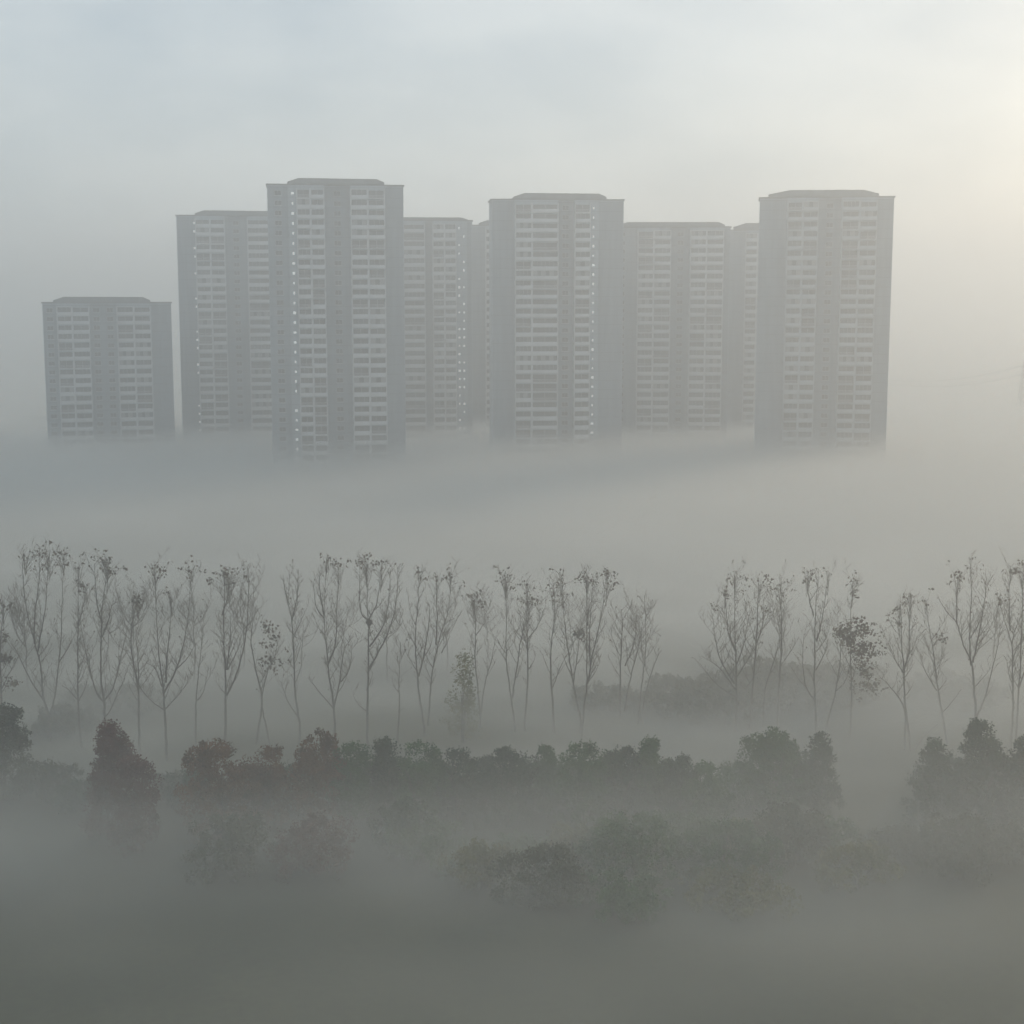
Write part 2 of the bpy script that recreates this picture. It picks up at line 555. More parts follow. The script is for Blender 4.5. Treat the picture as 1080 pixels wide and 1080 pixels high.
    for lf in leafy:
        c = P(lf[:2]) - base
        rx, rz = lf[2] / sc_ * D / F, lf[3] / sc_ * D / F
        for _ in range(int(lf[4] * 1.7)):
            o = c + Vector((rng.gauss(0, .45) * rx, rng.gauss(0, .45) * rx, rng.gauss(0, .45) * rz))
            for _k in range(9):
                crown.leaf(o + Vector((rng.gauss(0, 1), rng.gauss(0, 1), rng.gauss(0, .5))) * .3, .34, rng, 1, .4)
    trunk.build('trunk', M_bark, t, True)
    crown.build('crown', [M_twig, M_lastleaf], t)
    return t


O5, O6, O7, O8 = (0, 560), (260, 560), (520, 560), (780, 560)
POP = [
    (186, O5, [[(178, 740), (175, 660), (155, 590), (145, 480), (125, 400), (95, 280), (82, 140), (88, 85)],
               [(175, 655), (195, 590), (210, 470), (220, 360), (226, 220), (229, 80)],
               [(155, 600), (110, 530), (60, 430), (40, 400)], [(135, 430), (150, 350), (165, 260), (178, 80)], [(210, 470), (245, 410), (270, 360)],
               [(125, 400), (118, 300), (128, 180), (122, 70)]],
     [(90, 85, 30, 9), (125, 65, 20), (165, 65, 25, 9), (225, 75, 28, 10), (180, 110, 20)], 'widest bare poplar at the left, its trunk forking low into tall stems', ()),
    (183, O5, [[(288, 710), (283, 600), (283, 430), (288, 300), (290, 120)], [(283, 600), (250, 560), (228, 545)], [(285, 600), (305, 560), (315, 520)], [(285, 340), (305, 250), (312, 190)]],
     [(290, 105, 25), (308, 190, 16)], 'slim straight poplar just right of the widest forked one', ()),
    (181, O5, [[(372, 690), (370, 610), (358, 530), (357, 400), (360, 280), (372, 180), (375, 100)], [(370, 610), (345, 580), (320, 500), (300, 400), (285, 320)],
               [(370, 605), (400, 560), (415, 490), (435, 400), (445, 340)], [(372, 660), (392, 640), (430, 560), (462, 490)], [(360, 380), (385, 320), (405, 260), (440, 245)],
               [(360, 330), (345, 240), (345, 110)]],
     [(350, 95, 25, 9), (375, 110, 20), (400, 135, 22, 9)], 'many-limbed poplar rising straight behind the maroon bush', ()),
    (180, O5, [[(497, 770), (495, 640), (490, 540), (470, 440), (470, 340), (480, 290), (492, 230)], [(493, 580), (493, 440), (484, 370)], [(490, 540), (525, 590), (545, 560)]],
     [(494, 243, 15, 12)], 'thin crooked poplar with one dark leaf clump at its tip', ()),
    (178, O5, [[(592, 800), (585, 680), (577, 580), (565, 500), (555, 410), (545, 280), (537, 130)], [(577, 585), (620, 500), (640, 420), (655, 320), (665, 160)],
               [(585, 545), (592, 440), (605, 350), (612, 240)], [(578, 640), (540, 610), (515, 575)], [(572, 560), (545, 500), (510, 480)], [(582, 640), (630, 590), (665, 545)],
               [(620, 500), (660, 460), (692, 405)]],
     [(540, 125, 24, 9), (655, 145, 24, 9), (605, 212, 18, 9), (572, 145, 14, 4)], 'poplar with two long stems in a narrow V, roots lowest in the row', ()),
    (184, O5, [[(700, 755), (697, 660), (702, 560), (715, 450), (727, 330)], [(705, 600), (730, 560), (745, 480)]], [], 'leaning thin poplar pole without side limbs, no tuft', ()),
    (182, O5, [[(800, 745), (800, 600), (797, 500), (790, 380), (790, 200), (788, 140)], [(803, 590), (835, 520), (860, 420), (872, 320), (872, 180), (868, 140)],
               [(802, 500), (815, 400), (820, 300)], [(806, 500), (840, 430), (850, 390)], [(868, 350), (905, 310)], [(790, 300), (812, 220), (805, 150)]],
     [(780, 150, 22, 9), (805, 145, 18, 6), (862, 150, 22, 8), (750, 180, 14, 4)], 'poplar with two parallel upright stems just left of the brown bush', ()),
    (185, O6, [[(35, 750), (55, 600), (35, 510), (15, 400), (22, 320), (40, 280)], [(80, 745), (62, 660), (54, 600), (75, 500), (100, 450), (110, 400)]], [],
     'short poplar with crossing feet and a ragged leafy head', ((98, 365, 45, 40, 5), (105, 470, 50, 70, 6), (65, 430, 55, 70, 5), (75, 340, 35, 30, 3))),
    (184, O6, [[(190, 705), (172, 590), (165, 470), (158, 330), (145, 260), (148, 160)], [(158, 325), (178, 240), (185, 140)], [(180, 660), (145, 600), (125, 530)], [(145, 260), (132, 200), (128, 160)]], [],
     'slender poplar ending in a small two-pronged fork, left of the nest tree pair', ()),
    (183, O6, [[(315, 725), (310, 620), (295, 520), (285, 420), (277, 310), (285, 95)], [(292, 470), (318, 400), (325, 290), (335, 115)], [(275, 310), (247, 260), (240, 180)],
               [(277, 300), (262, 200), (265, 140)], [(308, 630), (250, 560), (220, 520)], [(312, 625), (330, 540), (345, 430), (380, 380)], [(335, 540), (365, 490), (375, 400)]],
     [(287, 95, 18, 6), (338, 112, 22, 8)], 'tall poplar with drooping lower limb on the left and twin upright leaders', ()),
    (183, O6, [[(430, 725), (432, 560), (434, 430), (435, 340), (430, 250), (430, 115)], [(436, 490), (470, 430), (500, 370), (525, 290), (535, 180), (533, 140)],
               [(438, 410), (480, 350), (500, 280), (508, 150)], [(436, 315), (465, 250), (475, 140)], [(432, 315), (408, 270), (408, 110)], [(425, 640), (400, 620), (385, 600)]],
     [(410, 105, 16), (435, 110, 25, 9), (468, 125, 14, 5), (515, 130, 20, 5)], 'tall poplar with limbs rising on its right, a dark nest halfway up', ()),
    (186, O6, [[(538, 740), (545, 620), (545, 520), (550, 390)], [(545, 570), (520, 545)], [(543, 640), (560, 625)]], [], 'low thin sapling pole between the nest poplar and the twin-trunk poplar', ()),
    (189, O6, [[(632, 705), (615, 590), (605, 490), (600, 380), (610, 250), (612, 140)], [(645, 695), (655, 570), (665, 480), (690, 370), (720, 270), (728, 140)], [(676, 400), (680, 300), (678, 170)],
               [(612, 520), (635, 420), (650, 310), (650, 260)], [(695, 430), (725, 370)], [(605, 420), (590, 390), (575, 380)]],
     [(605, 135, 20, 5), (690, 150, 18, 6), (730, 130, 22, 7)], 'twin-trunked poplar opening upward like a tulip near the middle', ()),
    (192, O6, [[(832, 690), (822, 560), (812, 450), (815, 350), (808, 230)], [(830, 680), (850, 540), (870, 470), (887, 380)], [(815, 380), (850, 330)]],
     [(805, 240, 20, 14), (825, 260, 14, 5)], 'shorter poplar with a yellowish leaf tuft beside the small brown conifer', ()),
    (191, O7, [[(78, 700), (60, 560), (47, 450), (48, 310), (45, 160)], [(68, 590), (85, 480), (95, 400), (108, 330), (98, 290)]],
     [(50, 140, 20, 8), (68, 170, 20, 7), (35, 155, 12, 4)], 'poplar with a drooping top tuft, left half of a close pair', ()),
    (191, O7, [[(112, 690), (122, 540), (122, 400), (120, 330), (122, 190)], [(124, 380), (160, 330), (175, 295)], [(122, 420), (105, 350), (90, 310)]],
     [(122, 185, 18, 6), (138, 230, 18, 6), (115, 230, 18, 4)], 'poplar with one short limb pointing right, right half of a close pair', ()),
    (190, O7, [[(213, 620), (205, 500), (208, 400), (220, 290), (215, 190)], [(212, 560), (240, 490), (265, 440)]],
     [(205, 200, 18, 6), (232, 250, 16, 6)], 'slightly curved poplar in the middle whose foot fades into fog', ()),
    (190, O7, [[(312, 670), (285, 540), (265, 410), (252, 300), (242, 150)], [(285, 540), (300, 440), (310, 360)]],
     [(245, 155, 28, 10), (235, 215, 22, 8)], 'poplar leaning left with its top over the neighbouring curved stem', ((310, 370, 25, 40, 6),)),
    (188, O7, [[(315, 760), (322, 640), (333, 540), (332, 420), (332, 280), (332, 150)], [(335, 540), (350, 450), (375, 340), (395, 230), (405, 135)], [(334, 330), (345, 250), (385, 250)],
               [(345, 480), (342, 350), (352, 180)]],
     [(325, 150, 20, 9), (345, 155, 20, 9), (415, 145, 12, 6), (422, 180, 14, 6), (385, 135, 14, 4)], 'stout poplar with two thick leaders and dark leaf rags on both tips', ()),
    (194, O7, [[(452, 650), (452, 500), (458, 340), (455, 270)], [(465, 640), (490, 520), (520, 400), (532, 340)], [(517, 660), (530, 520), (540, 420), (535, 220)], [(535, 620), (575, 480), (602, 430)],
               [(470, 480), (500, 400), (510, 300)]], [], 'bushy cluster of bare stems at the right end of the long row, beside the gap', ()),
    (190, O7, [[(866, 640), (862, 450), (856, 340), (855, 150)], [(858, 540), (815, 470), (795, 400), (785, 300)], [(860, 560), (800, 480), (740, 440)], [(860, 480), (890, 400), (905, 300)],
               [(858, 420), (830, 340), (820, 200)], [(864, 590), (790, 540), (735, 470)], [(862, 520), (905, 450), (925, 400)]],
     [(862, 135, 26, 9), (882, 160, 20, 7), (820, 190, 16, 6), (785, 250, 14, 4)], 'fan-shaped poplar right of the gap, with limbs spreading low', ()),
    (191, O8, [[(45, 580), (60, 400), (66, 270), (72, 180)], [(50, 520), (20, 560), (0, 540)], [(62, 400), (85, 330), (88, 250)]],
     [(75, 165, 25, 9), (100, 275, 18, 7), (105, 200, 16, 5)], 'dark upright poplar just right of the fan-shaped one', ()),
    (192, O8, [[(140, 570), (150, 420), (150, 300), (150, 170)], [(88, 560), (125, 430), (135, 360)]],
     [(150, 175, 20, 7), (160, 220, 16, 5), (130, 200, 20, 4)], 'poplar with a slanting second stem joining from its left foot', ()),
    (188, O8, [[(272, 710), (263, 560), (262, 420), (262, 280), (270, 150)], [(268, 385), (285, 340), (300, 270), (320, 155)], [(265, 600), (230, 540), (220, 450), (225, 360)], [(266, 490), (300, 430), (315, 380)],
               [(262, 300), (245, 220), (248, 150)]],
     [(270, 150, 18, 6), (318, 155, 12, 5), (250, 155, 14, 4)], 'poplar dividing at half height into a straight and a right-bending leader', ()),
    (187, O8, [[(308, 710), (345, 560), (360, 440), (357, 380)], [(398, 640), (396, 470), (395, 330), (402, 180)], [(345, 570), (375, 530), (390, 470)]],
     [(402, 170, 14, 6), (410, 205, 12, 5)], 'poplar hung with the only big dark leafy mass, right of the gap',
     ((370, 360, 45, 30, 14), (420, 350, 60, 35, 22), (405, 400, 55, 30, 18), (455, 430, 50, 40, 22), (440, 500, 55, 45, 16), (470, 550, 40, 35, 9), (425, 560, 40, 40, 5))),
    (182, O8, [[(612, 815), (600, 720), (585, 600), (578, 470), (570, 400), (568, 300), (560, 250)], [(582, 480), (600, 420), (602, 290), (612, 240)], [(578, 500), (548, 450), (540, 400)], [(590, 640), (540, 560), (500, 520)],
               [(610, 790), (660, 720), (700, 680)]],
     [(565, 270, 24, 10), (610, 240, 16, 7), (582, 235, 16, 5), (548, 290, 16, 5)], 'poplar with a tight three-pronged top standing at the fog gap on the right', ()),
    (184, O8, [[(738, 750), (720, 640), (705, 540), (692, 430), (675, 340), (667, 250)], [(724, 645), (760, 600), (785, 560)], [(704, 570), (665, 500), (655, 450)], [(692, 410), (720, 370), (740, 360)]],
     [(660, 245, 16, 5), (725, 372, 16, 6)], 'left-leaning bare poplar with a short elbow limb low on its right', ()),
    (183, O8, [[(842, 670), (835, 560), (828, 470), (800, 410), (775, 330), (740, 290), (715, 245)], [(826, 480), (820, 380), (825, 250), (822, 120)], [(832, 470), (855, 380), (880, 260), (890, 170)], [(777, 335), (775, 230), (778, 160)],
               [(846, 660), (880, 580), (920, 430), (932, 360)], [(825, 380), (845, 340), (870, 290)]],
     [(750, 140, 20, 5), (780, 150, 14, 4), (825, 110, 25, 6), (880, 160, 20, 4)], 'broad vase-shaped poplar, widest crown at the right end', ()),
    (181, O8, [[(965, 760), (970, 620), (965, 500), (962, 400), (935, 320), (910, 230)], [(962, 400), (968, 340), (995, 265)], [(955, 350), (952, 240), (958, 120)]],
     [(965, 125, 20, 8), (945, 235, 20, 6), (915, 210, 16, 5)], 'poplar with curled top twigs near the right edge of the picture', ()),
    (183, O8, [[(985, 750), (1000, 550), (1010, 400), (1016, 250), (1022, 130)], [(1000, 560), (1030, 450), (1050, 330)]],
     [(1000, 130, 18, 8), (1020, 140, 18, 6)], 'rightmost poplar, half cut by the picture edge', ()),
    (184, O5, [[(10, 740), (8, 560), (5, 430), (18, 300), (15, 220)], [(8, 560), (40, 500), (75, 440)], [(6, 480), (-15, 380), (-20, 280)]],
     [(20, 245, 22, 10), (38, 260, 10, 5)], 'dark leafy poplar cut by the left picture edge',
     ((12, 450, 20, 20, 10), (8, 380, 20, 40, 5), (40, 540, 30, 40, 6))),
]
poplars = []
for i, (D, org, stems, tufts, lab, leafy) in enumerate(POP):
    poplars.append(poplar(100 + i, D, org, stems, tufts, lab, leafy=leafy, r0=.155 + .02 * (len(stems) > 4)))

# magpie nest in the fork of the nest poplar: a ball of crossed sticks
np_ = at(260 + 437 / 3.374, 560 + 325 / 3.374, 183)
rng = random.Random(5)
m = MB()
for _ in range(160):
    a = Vector((rng.gauss(0, 1), rng.gauss(0, 1), rng.gauss(0, .8))).normalized() * rng.uniform(.2, .36)
    d = a.cross(Vector((rng.gauss(0, 1), rng.gauss(0, 1), rng.gauss(0, 1)))).normalized()
    m.tube([a - d * .28, a + d * .28], [.022, .016], 3)
o = m.build('bird_nest', M_bark); o.location = np_ + Vector((0, -.1, 0))
tag(o, 'dark round stick nest in the fork of a bare poplar', 'nest')

# fainter bare trees behind the row
def rand_tree(seed, px, py_top, D, label, group):
    rng = random.Random(seed)
    base = at(px, 700, D); base.z = 0
    top = at(px, py_top, D).z
    k = D / F                         # metres per photo pixel
    org = (px, 0)
    stems = []
    h0 = at(px, 740, D).z
    P = lambda dx, z: (dx / k, ((300 + (CAMZ - z) / D * F)))      # photo px offsets
    n = rng.randint(3, 5)
    x = 0
    first = [P(0, 3)]
    lean = rng.uniform(-1.2, 1.2)
    for q in range(1, 6):
        first.append(P(lean * q / 5 + rng.uniform(-.15, .15), 3 + (top - 3) * q / 5))
    stems.append(first)
    for q in range(n):
        f = rng.uniform(.2, .6)
        s = rng.choice((-1, 1))
        z0 = 3 + (top - 3) * f
        z1 = z0 + (top - z0) * rng.uniform(.55, .95)
        w = rng.uniform(1.2, 2.6) * s
        x0 = lean * f
        stems.append([P(x0, z0), P(x0 + w * .55, z0 + (z1 - z0) * .35), P(x0 + w, z1)])
    return poplar(seed, D, org, stems, [], label, r0=.12, tw=1.25, group=group, sc_=1.0)


BACK = [(28, 640, 212, 'faint bare tree in the second row behind the widest forked poplar'), (112, 655, 216, 'faint bare tree seen through the many-limbed poplar'),
        (140, 630, 218, 'pale bare tree between the many-limbed poplar and the crooked thin one'), (205, 640, 214, 'faint twiggy tree between the V-stemmed poplar and its right neighbour'),
        (258, 630, 220, 'pale bare tree behind the short leafy-headed poplar'), (318, 665, 216, 'low pale tree under the drooping limb of the twin-leader poplar'),
        (360, 650, 221, 'faint twiggy tree between the twin-leader and nest poplars'), (408, 655, 215, 'pale bare tree just right of the nest poplar'),
        (472, 640, 218, 'faint bare tree behind the small brown conifer'), (515, 645, 222, 'pale tree between the tuft-topped poplar and the close pair'),
        (605, 650, 219, 'faint bare tree beneath the left-leaning middle poplar'), (678, 660, 216, 'pale bare tree at the fog gap beside the bushy stem cluster'),
        (828, 650, 221, 'faint bare tree between slanting-stem poplar and half-height-fork poplar'), (890, 655, 224, 'pale tree just behind the big dark leafy mass'),
        (962, 680, 217, 'faint bare tree between tight-topped poplar and left-leaning one'), (1048, 650, 219, 'pale bare tree behind the broad vase-shaped poplar')]
for i, (px, py, D, lab) in enumerate(BACK):
    rand_tree(300 + i, px, py, D, lab, 'faint bare trees of the second row')


# ------------------------------------------------------------------ shrubs and small leafy trees
def shrub(seed, px, py_top, wpx, D, mat, label, group, name='leafy_shrub', leaves=2600, cone=0.0, size=.26):
    rng = random.Random(seed)
    top = at(px, py_top, D)
    base = Vector((top.x, D, 0))
    H = top.z
    W = wpx * D / F / 2
    t = thing(name, base, 0, label, 'shrub' if name == 'leafy_shrub' else 'tree', group)
    tr = MB()
    for k in range(4):
        az = rng.uniform(0, 6.28)
        e = Vector((math.cos(az) * W * .45, math.sin(az) * W * .45, H * rng.uniform(.55, .8)))
        pts = spline([Vector((math.cos(az) * .15, math.sin(az) * .15, -.4)), Vector((e.x * .35, e.y * .35, H * .3)), e], 4)
        tr.tube(pts, [.11 - .08 * i / (len(pts) - 1) for i in range(len(pts))], 5)
    tr.build('trunk', M_bark, t, True)
    cr = MB()
    ncl = int(24 + W * H * 3.2)
    per = max(14, leaves // ncl) if leaves < 1500 else 84
    # an uneven crown: one main dome and a few lower ones leaning out of it
    domes = [(rng.uniform(-.12, .12), rng.uniform(-.2, .2), .86, 1.0)]
    if cone == 0:
        for _ in range(rng.randint(3, 5)):
            domes.append((rng.uniform(-.62, .62), rng.uniform(-.6, .6), rng.uniform(.4, .62), rng.uniform(.72, .97)))
    else:
        for _ in range(3):
            domes.append((rng.uniform(-.5, .5), rng.uniform(-.5, .5), rng.uniform(.42, .6), rng.uniform(.58, .84)))
    for c in range(ncl):
        dx, dy, dw, dh = domes[0] if rng.random() < .42 else rng.choice(domes)
        az = rng.uniform(0, 6.283)
        zz = rng.random() ** .8
        if cone == 0:
            prof = min(1.0, .92 + zz * .3) * math.sqrt(max(0.02, 1 - max(0, (zz - .35) / .66) ** 2.2))
        else:
            prof = min(1.0, .85 + zz) * max(.10, 1.12 - zz) ** cone
        lob = 1 + .30 * noise.noise((math.cos(az) * 1.5 + seed * 3.7, math.sin(az) * 1.5, zz * 2.6))
        rr = W * dw * prof * math.sqrt(rng.uniform(.1, 1.0)) * lob
        cr_r = rng.uniform(.4, .95) * min(1.0, W / 2.2 + .25)
        p = Vector((dx * W + math.cos(az) * rr, dy * W + math.sin(az) * rr, .3 + (H * dh - .3 - cr_r * .8) * zz))
        for _ in range(per):
            v = Vector((rng.gauss(0, 1), rng.gauss(0, 1), rng.gauss(0, .8)))
            v = v.normalized() * cr_r * rng.uniform(.2, 1.0) ** .5
            cr.leaf(p + v, size, rng, 0, .2)
        for _ in range(2):          # loose sprigs break up the outline
            v = Vector((rng.gauss(0, 1), rng.gauss(0, 1), abs(rng.gauss(0, 1)) + .3)).normalized()
            for q in range(4):
                cr.leaf(p + v * (cr_r * (.85 + q * .12)), size * .75, rng, 0, 0)
    cr.build('crown', LEAF[mat], t)
    return t


G1, G2, G3 = 'leafy shrubs along the front of the tree row', 'fog-veiled shrubs low in front', 'misty shrubs behind the poplars'
SH = [
    (2, 742, 56, 164, 'grey', 'tall grey-green shrub cut by the left picture edge', G1, 0),
    (113, 760, 66, 152, 'maroon', 'maroon bush with a pointed top standing alone at the left', G1, 1),
    (143, 795, 48, 148, 'maroon', 'lower reddish bush leaning on the right of the pointed maroon bush', G1, 0),
    (232, 778, 76, 152, 'rust', 'broad dark bush with rusty top, left of two brown bushes', G1, 0),
    (282, 786, 40, 155, 'rust', 'small brown bush squeezed between the broad rusty one and the orange one', G1, 0),
    (330, 770, 52, 154, 'rust', 'orange-brown bush, brightest autumn colour in the row', G1, 0),
    (370, 782, 42, 156, 'green', 'green shrub touching the orange-brown bush on its right', G1, 0),
    (403, 776, 36, 157, 'dark', 'small dark dome-topped shrub poking above the green mass', G1, 0),
    (440, 780, 52, 156, 'green', 'flat-topped green shrub right of the small dark dome', G1, 0),
    (484, 787, 44, 157, 'dark', 'dark rounded shrub below the small brown conifer', G1, 0),
    (535, 788, 62, 156, 'dark', 'wide dark shrub in the very middle of the row', G1, 0),
    (576, 786, 26, 158, 'green', 'narrow knob of green between two wide dark shrubs', G1, 0),
    (618, 784, 62, 156, 'green', 'wide flat-topped green shrub right of the narrow knob', G1, 0),
    (655, 786, 46, 157, 'dark', 'dark shrub left of the pointed one before the gap', G1, 0),
    (687, 777, 38, 157, 'green', 'pointed green shrub highest before the foggy gap', G1, 1),
    (716, 792, 34, 156, 'dark', 'small dark shrub stepping down right of the pointed green one', G1, 0),
    (745, 806, 58, 155, 'green', 'low green shrub at the bottom of the foggy gap', G1, 0),
    (816, 763, 84, 160, 'green', 'large green peaked tree-shrub right of the foggy gap', G1, 1),
    (864, 775, 52, 159, 'dark', 'dark peaked shrub touching the large green one', G1, 1),
    (984, 776, 58, 156, 'dark', 'grey-green peaked shrub just right of the fog channel', G1, 1),
    (1037, 759, 74, 156, 'dark', 'tall peaked dark shrub near the right picture edge', G1, 1),
    (1082, 776, 60, 155, 'dark', 'dark shrub cut by the right picture edge', G1, 1),
    (42, 800, 70, 164, 'grey', 'dim shrub in fog between the left-edge shrub and the maroon bush', G1, 0),
    (86, 818, 50, 160, 'dark', 'dim dark shrub under the left of the pointed maroon bush', G1, 0),
    (172, 815, 56, 164, 'grey', 'dim shrub in fog between the maroon and broad rusty bushes', G1, 0),
    (425, 841, 60, 146, 'dark', 'dark veiled shrub below the flat-topped green one', G2, 0),
    (505, 888, 66, 138, 'olive', 'olive shrub sinking into fog below the middle', G2, 0),
    (575, 888, 90, 136, 'grey', 'broad grey-green veiled shrub below the middle', G2, 0),
    (668, 854, 110, 142, 'green', 'widest green veiled shrub below the pointed green one', G2, 0),
    (765, 862, 90, 141, 'green', 'green veiled shrub in front of the gap', G2, 0),
    (838, 850, 80, 143, 'grey', 'grey-brown veiled shrub below the large peaked green one', G2, 0),
    (908, 890, 74, 138, 'olive', 'yellowish shrub half lost in fog below the fog channel', G2, 0),
    (1005, 861, 100, 142, 'grey', 'wide dull shrub under the right-hand peaked shrubs', G2, 0),
    (240, 861, 90, 142, 'grey', 'dim shrub sinking in fog under the broad rusty bush', G2, 0),
    (335, 858, 80, 143, 'maroon', 'dim reddish shrub sinking in fog under the orange-brown bush', G2, 0),
    (205, 812, 60, 160, 'dark', 'dim dark shrub filling the dip left of the broad rusty bush', G1, 0),
    (262, 806, 50, 161, 'maroon', 'dim reddish-brown shrub between the rusty bush and the small brown one', G1, 0),
    (306, 806, 50, 161, 'dark', 'dim shrub in the notch left of the orange-brown bush', G1, 0),
    (352, 803, 60, 161, 'green', 'low green shrub tucked under the right of the orange-brown bush', G1, 0),
    (420, 800, 70, 162, 'green', 'low green filler shrub between the dark dome and the flat-topped one', G1, 0),
    (463, 802, 60, 162, 'dark', 'low dark shrub between the flat-topped and rounded shrubs', G1, 0),
    (511, 800, 60, 162, 'dark', 'low dark shrub left of the wide middle one', G1, 0),
    (558, 800, 60, 162, 'dark', 'low dark shrub left of the narrow green knob', G1, 0),
    (596, 800, 50, 162, 'green', 'low green shrub right of the narrow green knob', G1, 0),
    (638, 798, 60, 162, 'green', 'low green shrub between the two wide ones before the gap', G1, 0),
    (672, 798, 50, 162, 'dark', 'low dark shrub left under the pointed green one', G1, 0),
    (702, 802, 50, 161, 'green', 'low green shrub right under the pointed green one', G1, 0),
    (778, 806, 60, 161, 'green', 'low green shrub leaning on the large peaked one from the left', G1, 0),
    (842, 800, 60, 162, 'green', 'low green shrub between the two peaked ones right of the gap', G1, 0),
    (1010, 800, 70, 160, 'dark', 'low dark shrub between the peaked shrubs at the right', G1, 0),
    (1062, 795, 60, 160, 'dark', 'low dark shrub between the tall peaked one and the picture edge', G1, 0),
    (735, 714, 120, 200, 'grey', 'misty rounded thicket filling the gap in the tree row', G3, 0),
    (640, 724, 90, 203, 'grey', 'misty thicket under the bushy stem cluster', G3, 0),
    (830, 700, 110, 204, 'grey', 'misty thicket beneath the poplars right of the gap', G3, 0),
    (120, 722, 90, 201, 'grey', 'misty thicket behind the many-limbed poplar', G3, 0),
    (65, 742, 60, 190, 'grey', 'twiggy grey undershrub at the feet of the widest poplar', G3, 0),
    (1000, 712, 100, 206, 'grey', 'misty thicket behind the right end of the row', G3, 0),
    (885, 702, 90, 203, 'grey', 'misty thicket under the big dark leafy mass', G3, 0),
    (780, 704, 90, 206, 'grey', 'misty thicket at the foot of the fan-shaped poplar', G3, 0),
    (440, 868, 80, 144, 'green', 'green veiled shrub sinking in fog left of the olive one', G2, 0),
    (540, 884, 80, 147, 'green', 'dim green shrub in fog between the olive and grey-green ones', G2, 0),
    (620, 872, 90, 146, 'olive', 'dull olive shrub in fog left of the widest veiled green one', G2, 0),
    (715, 862, 90, 147, 'green', 'green veiled shrub right of the widest veiled one', G2, 0),
    (800, 866, 80, 147, 'olive', 'olive-green veiled shrub right of the gap', G2, 0),
    (872, 866, 80, 147, 'green', 'dim green shrub just left of the yellowish one', G2, 0),
    (950, 878, 80, 146, 'grey', 'dull shrub in fog right of the yellowish one', G2, 0),
    (1060, 872, 90, 146, 'grey', 'dull veiled shrub cut by the right picture edge', G2, 0),
    (660, 917, 100, 134, 'green', 'nearest green shrub nearly drowned in fog', G2, 0),
    (780, 920, 110, 134, 'olive', 'nearest olive shrub nearly drowned in fog', G2, 0),
]
for i, (px, py, w, D, mat, lab, g, cone) in enumerate(SH):
    shrub(500 + i, px, py, w * 1.3, D, mat, lab, g, cone=.75 if cone else 0, leaves=6500 if g != G3 else 3500, size=.245 if g != G3 else .36)
shrub(560, 487, 684, 46, 186, 'olive', 'small brown conifer-like tree with ragged tip, left of the tuft-topped poplar', None, name='small_tree', leaves=1300, cone=.8)

# ------------------------------------------------------------------ air: even haze and low fog
HZ_TOP = 96.0
mb = MB(); mb.box(-GX - 60, GX + 60, GY0 - 60, GY1 + 60, -2.5, HZ_TOP)
hm = bpy.data.materials.new('haze_air'); hm.use_nodes = True
nt = hm.node_tree; nt.nodes.clear()
out = nt.nodes.new('ShaderNodeOutputMaterial')
pv = nt.nodes.new('ShaderNodeVolumePrincipled')
pv.inputs['Color'].default_value = (0.90, 0.965, 1.0, 1)
pv.inputs['Density'].default_value = 0.0017
pv.inputs['Anisotropy'].default_value = 0.53
nt.links.new(pv.outputs[0], out.inputs['Volume'])
tag(mb.build('haze', hm), kind='stuff')

FOG_TOP = 22.0
mb = MB(); mb.box(-GX + 500, GX - 500, 30, 2600, -1.6, FOG_TOP)
fm = bpy.data.materials.new('fog_air'); fm.use_nodes = True
nt = fm.node_tree; nt.nodes.clear()
out = nt.nodes.new('ShaderNodeOutputMaterial')
pv = nt.nodes.new('ShaderNodeVolumePrincipled')
pv.inputs['Color'].default_value = (0.92, 0.965, 0.95, 1)
pv.inputs['Anisotropy'].default_value = 0.3
geo = nt.nodes.new('ShaderNodeNewGeometry')
sep = nt.nodes.new('ShaderNodeSeparateXYZ')
L = nt.links.new
L(geo.outputs['Position'], sep.inputs[0])


def math_node(op, a, b_=None, c=None, clamp=False):
    n = nt.nodes.new('ShaderNodeMath'); n.operation = op; n.use_clamp = clamp
    for i, v in enumerate((a, b_, c)):
        if v is None: continue
        if isinstance(v, (int, float)): n.inputs[i].default_value = v
        else: L(v, n.inputs[i])
    return n.outputs[0]


def mrange(v, a, b_, c, d, smooth=True):
    n = nt.nodes.new('ShaderNodeMapRange')
    if smooth: n.interpolation_type = 'SMOOTHSTEP'
    n.inputs['From Min'].default_value = a; n.inputs['From Max'].default_value = b_
    n.inputs['To Min'].default_value = c; n.inputs['To Max'].default_value = d
    L(v, n.inputs['Value'])
    return n.outputs[0]


mp = nt.nodes.new('ShaderNodeMapping'); mp.inputs['Scale'].default_value = (.014, .022, .05)
L(geo.outputs['Position'], mp.inputs['Vector'])
nz = nt.nodes.new('ShaderNodeTexNoise'); nz.inputs['Scale'].default_value = 1.0; nz.inputs['Detail'].default_value = 2.0
L(mp.outputs['Vector'], nz.inputs['Vector'])
z = sep.outputs['Z']; y = sep.outputs['Y']
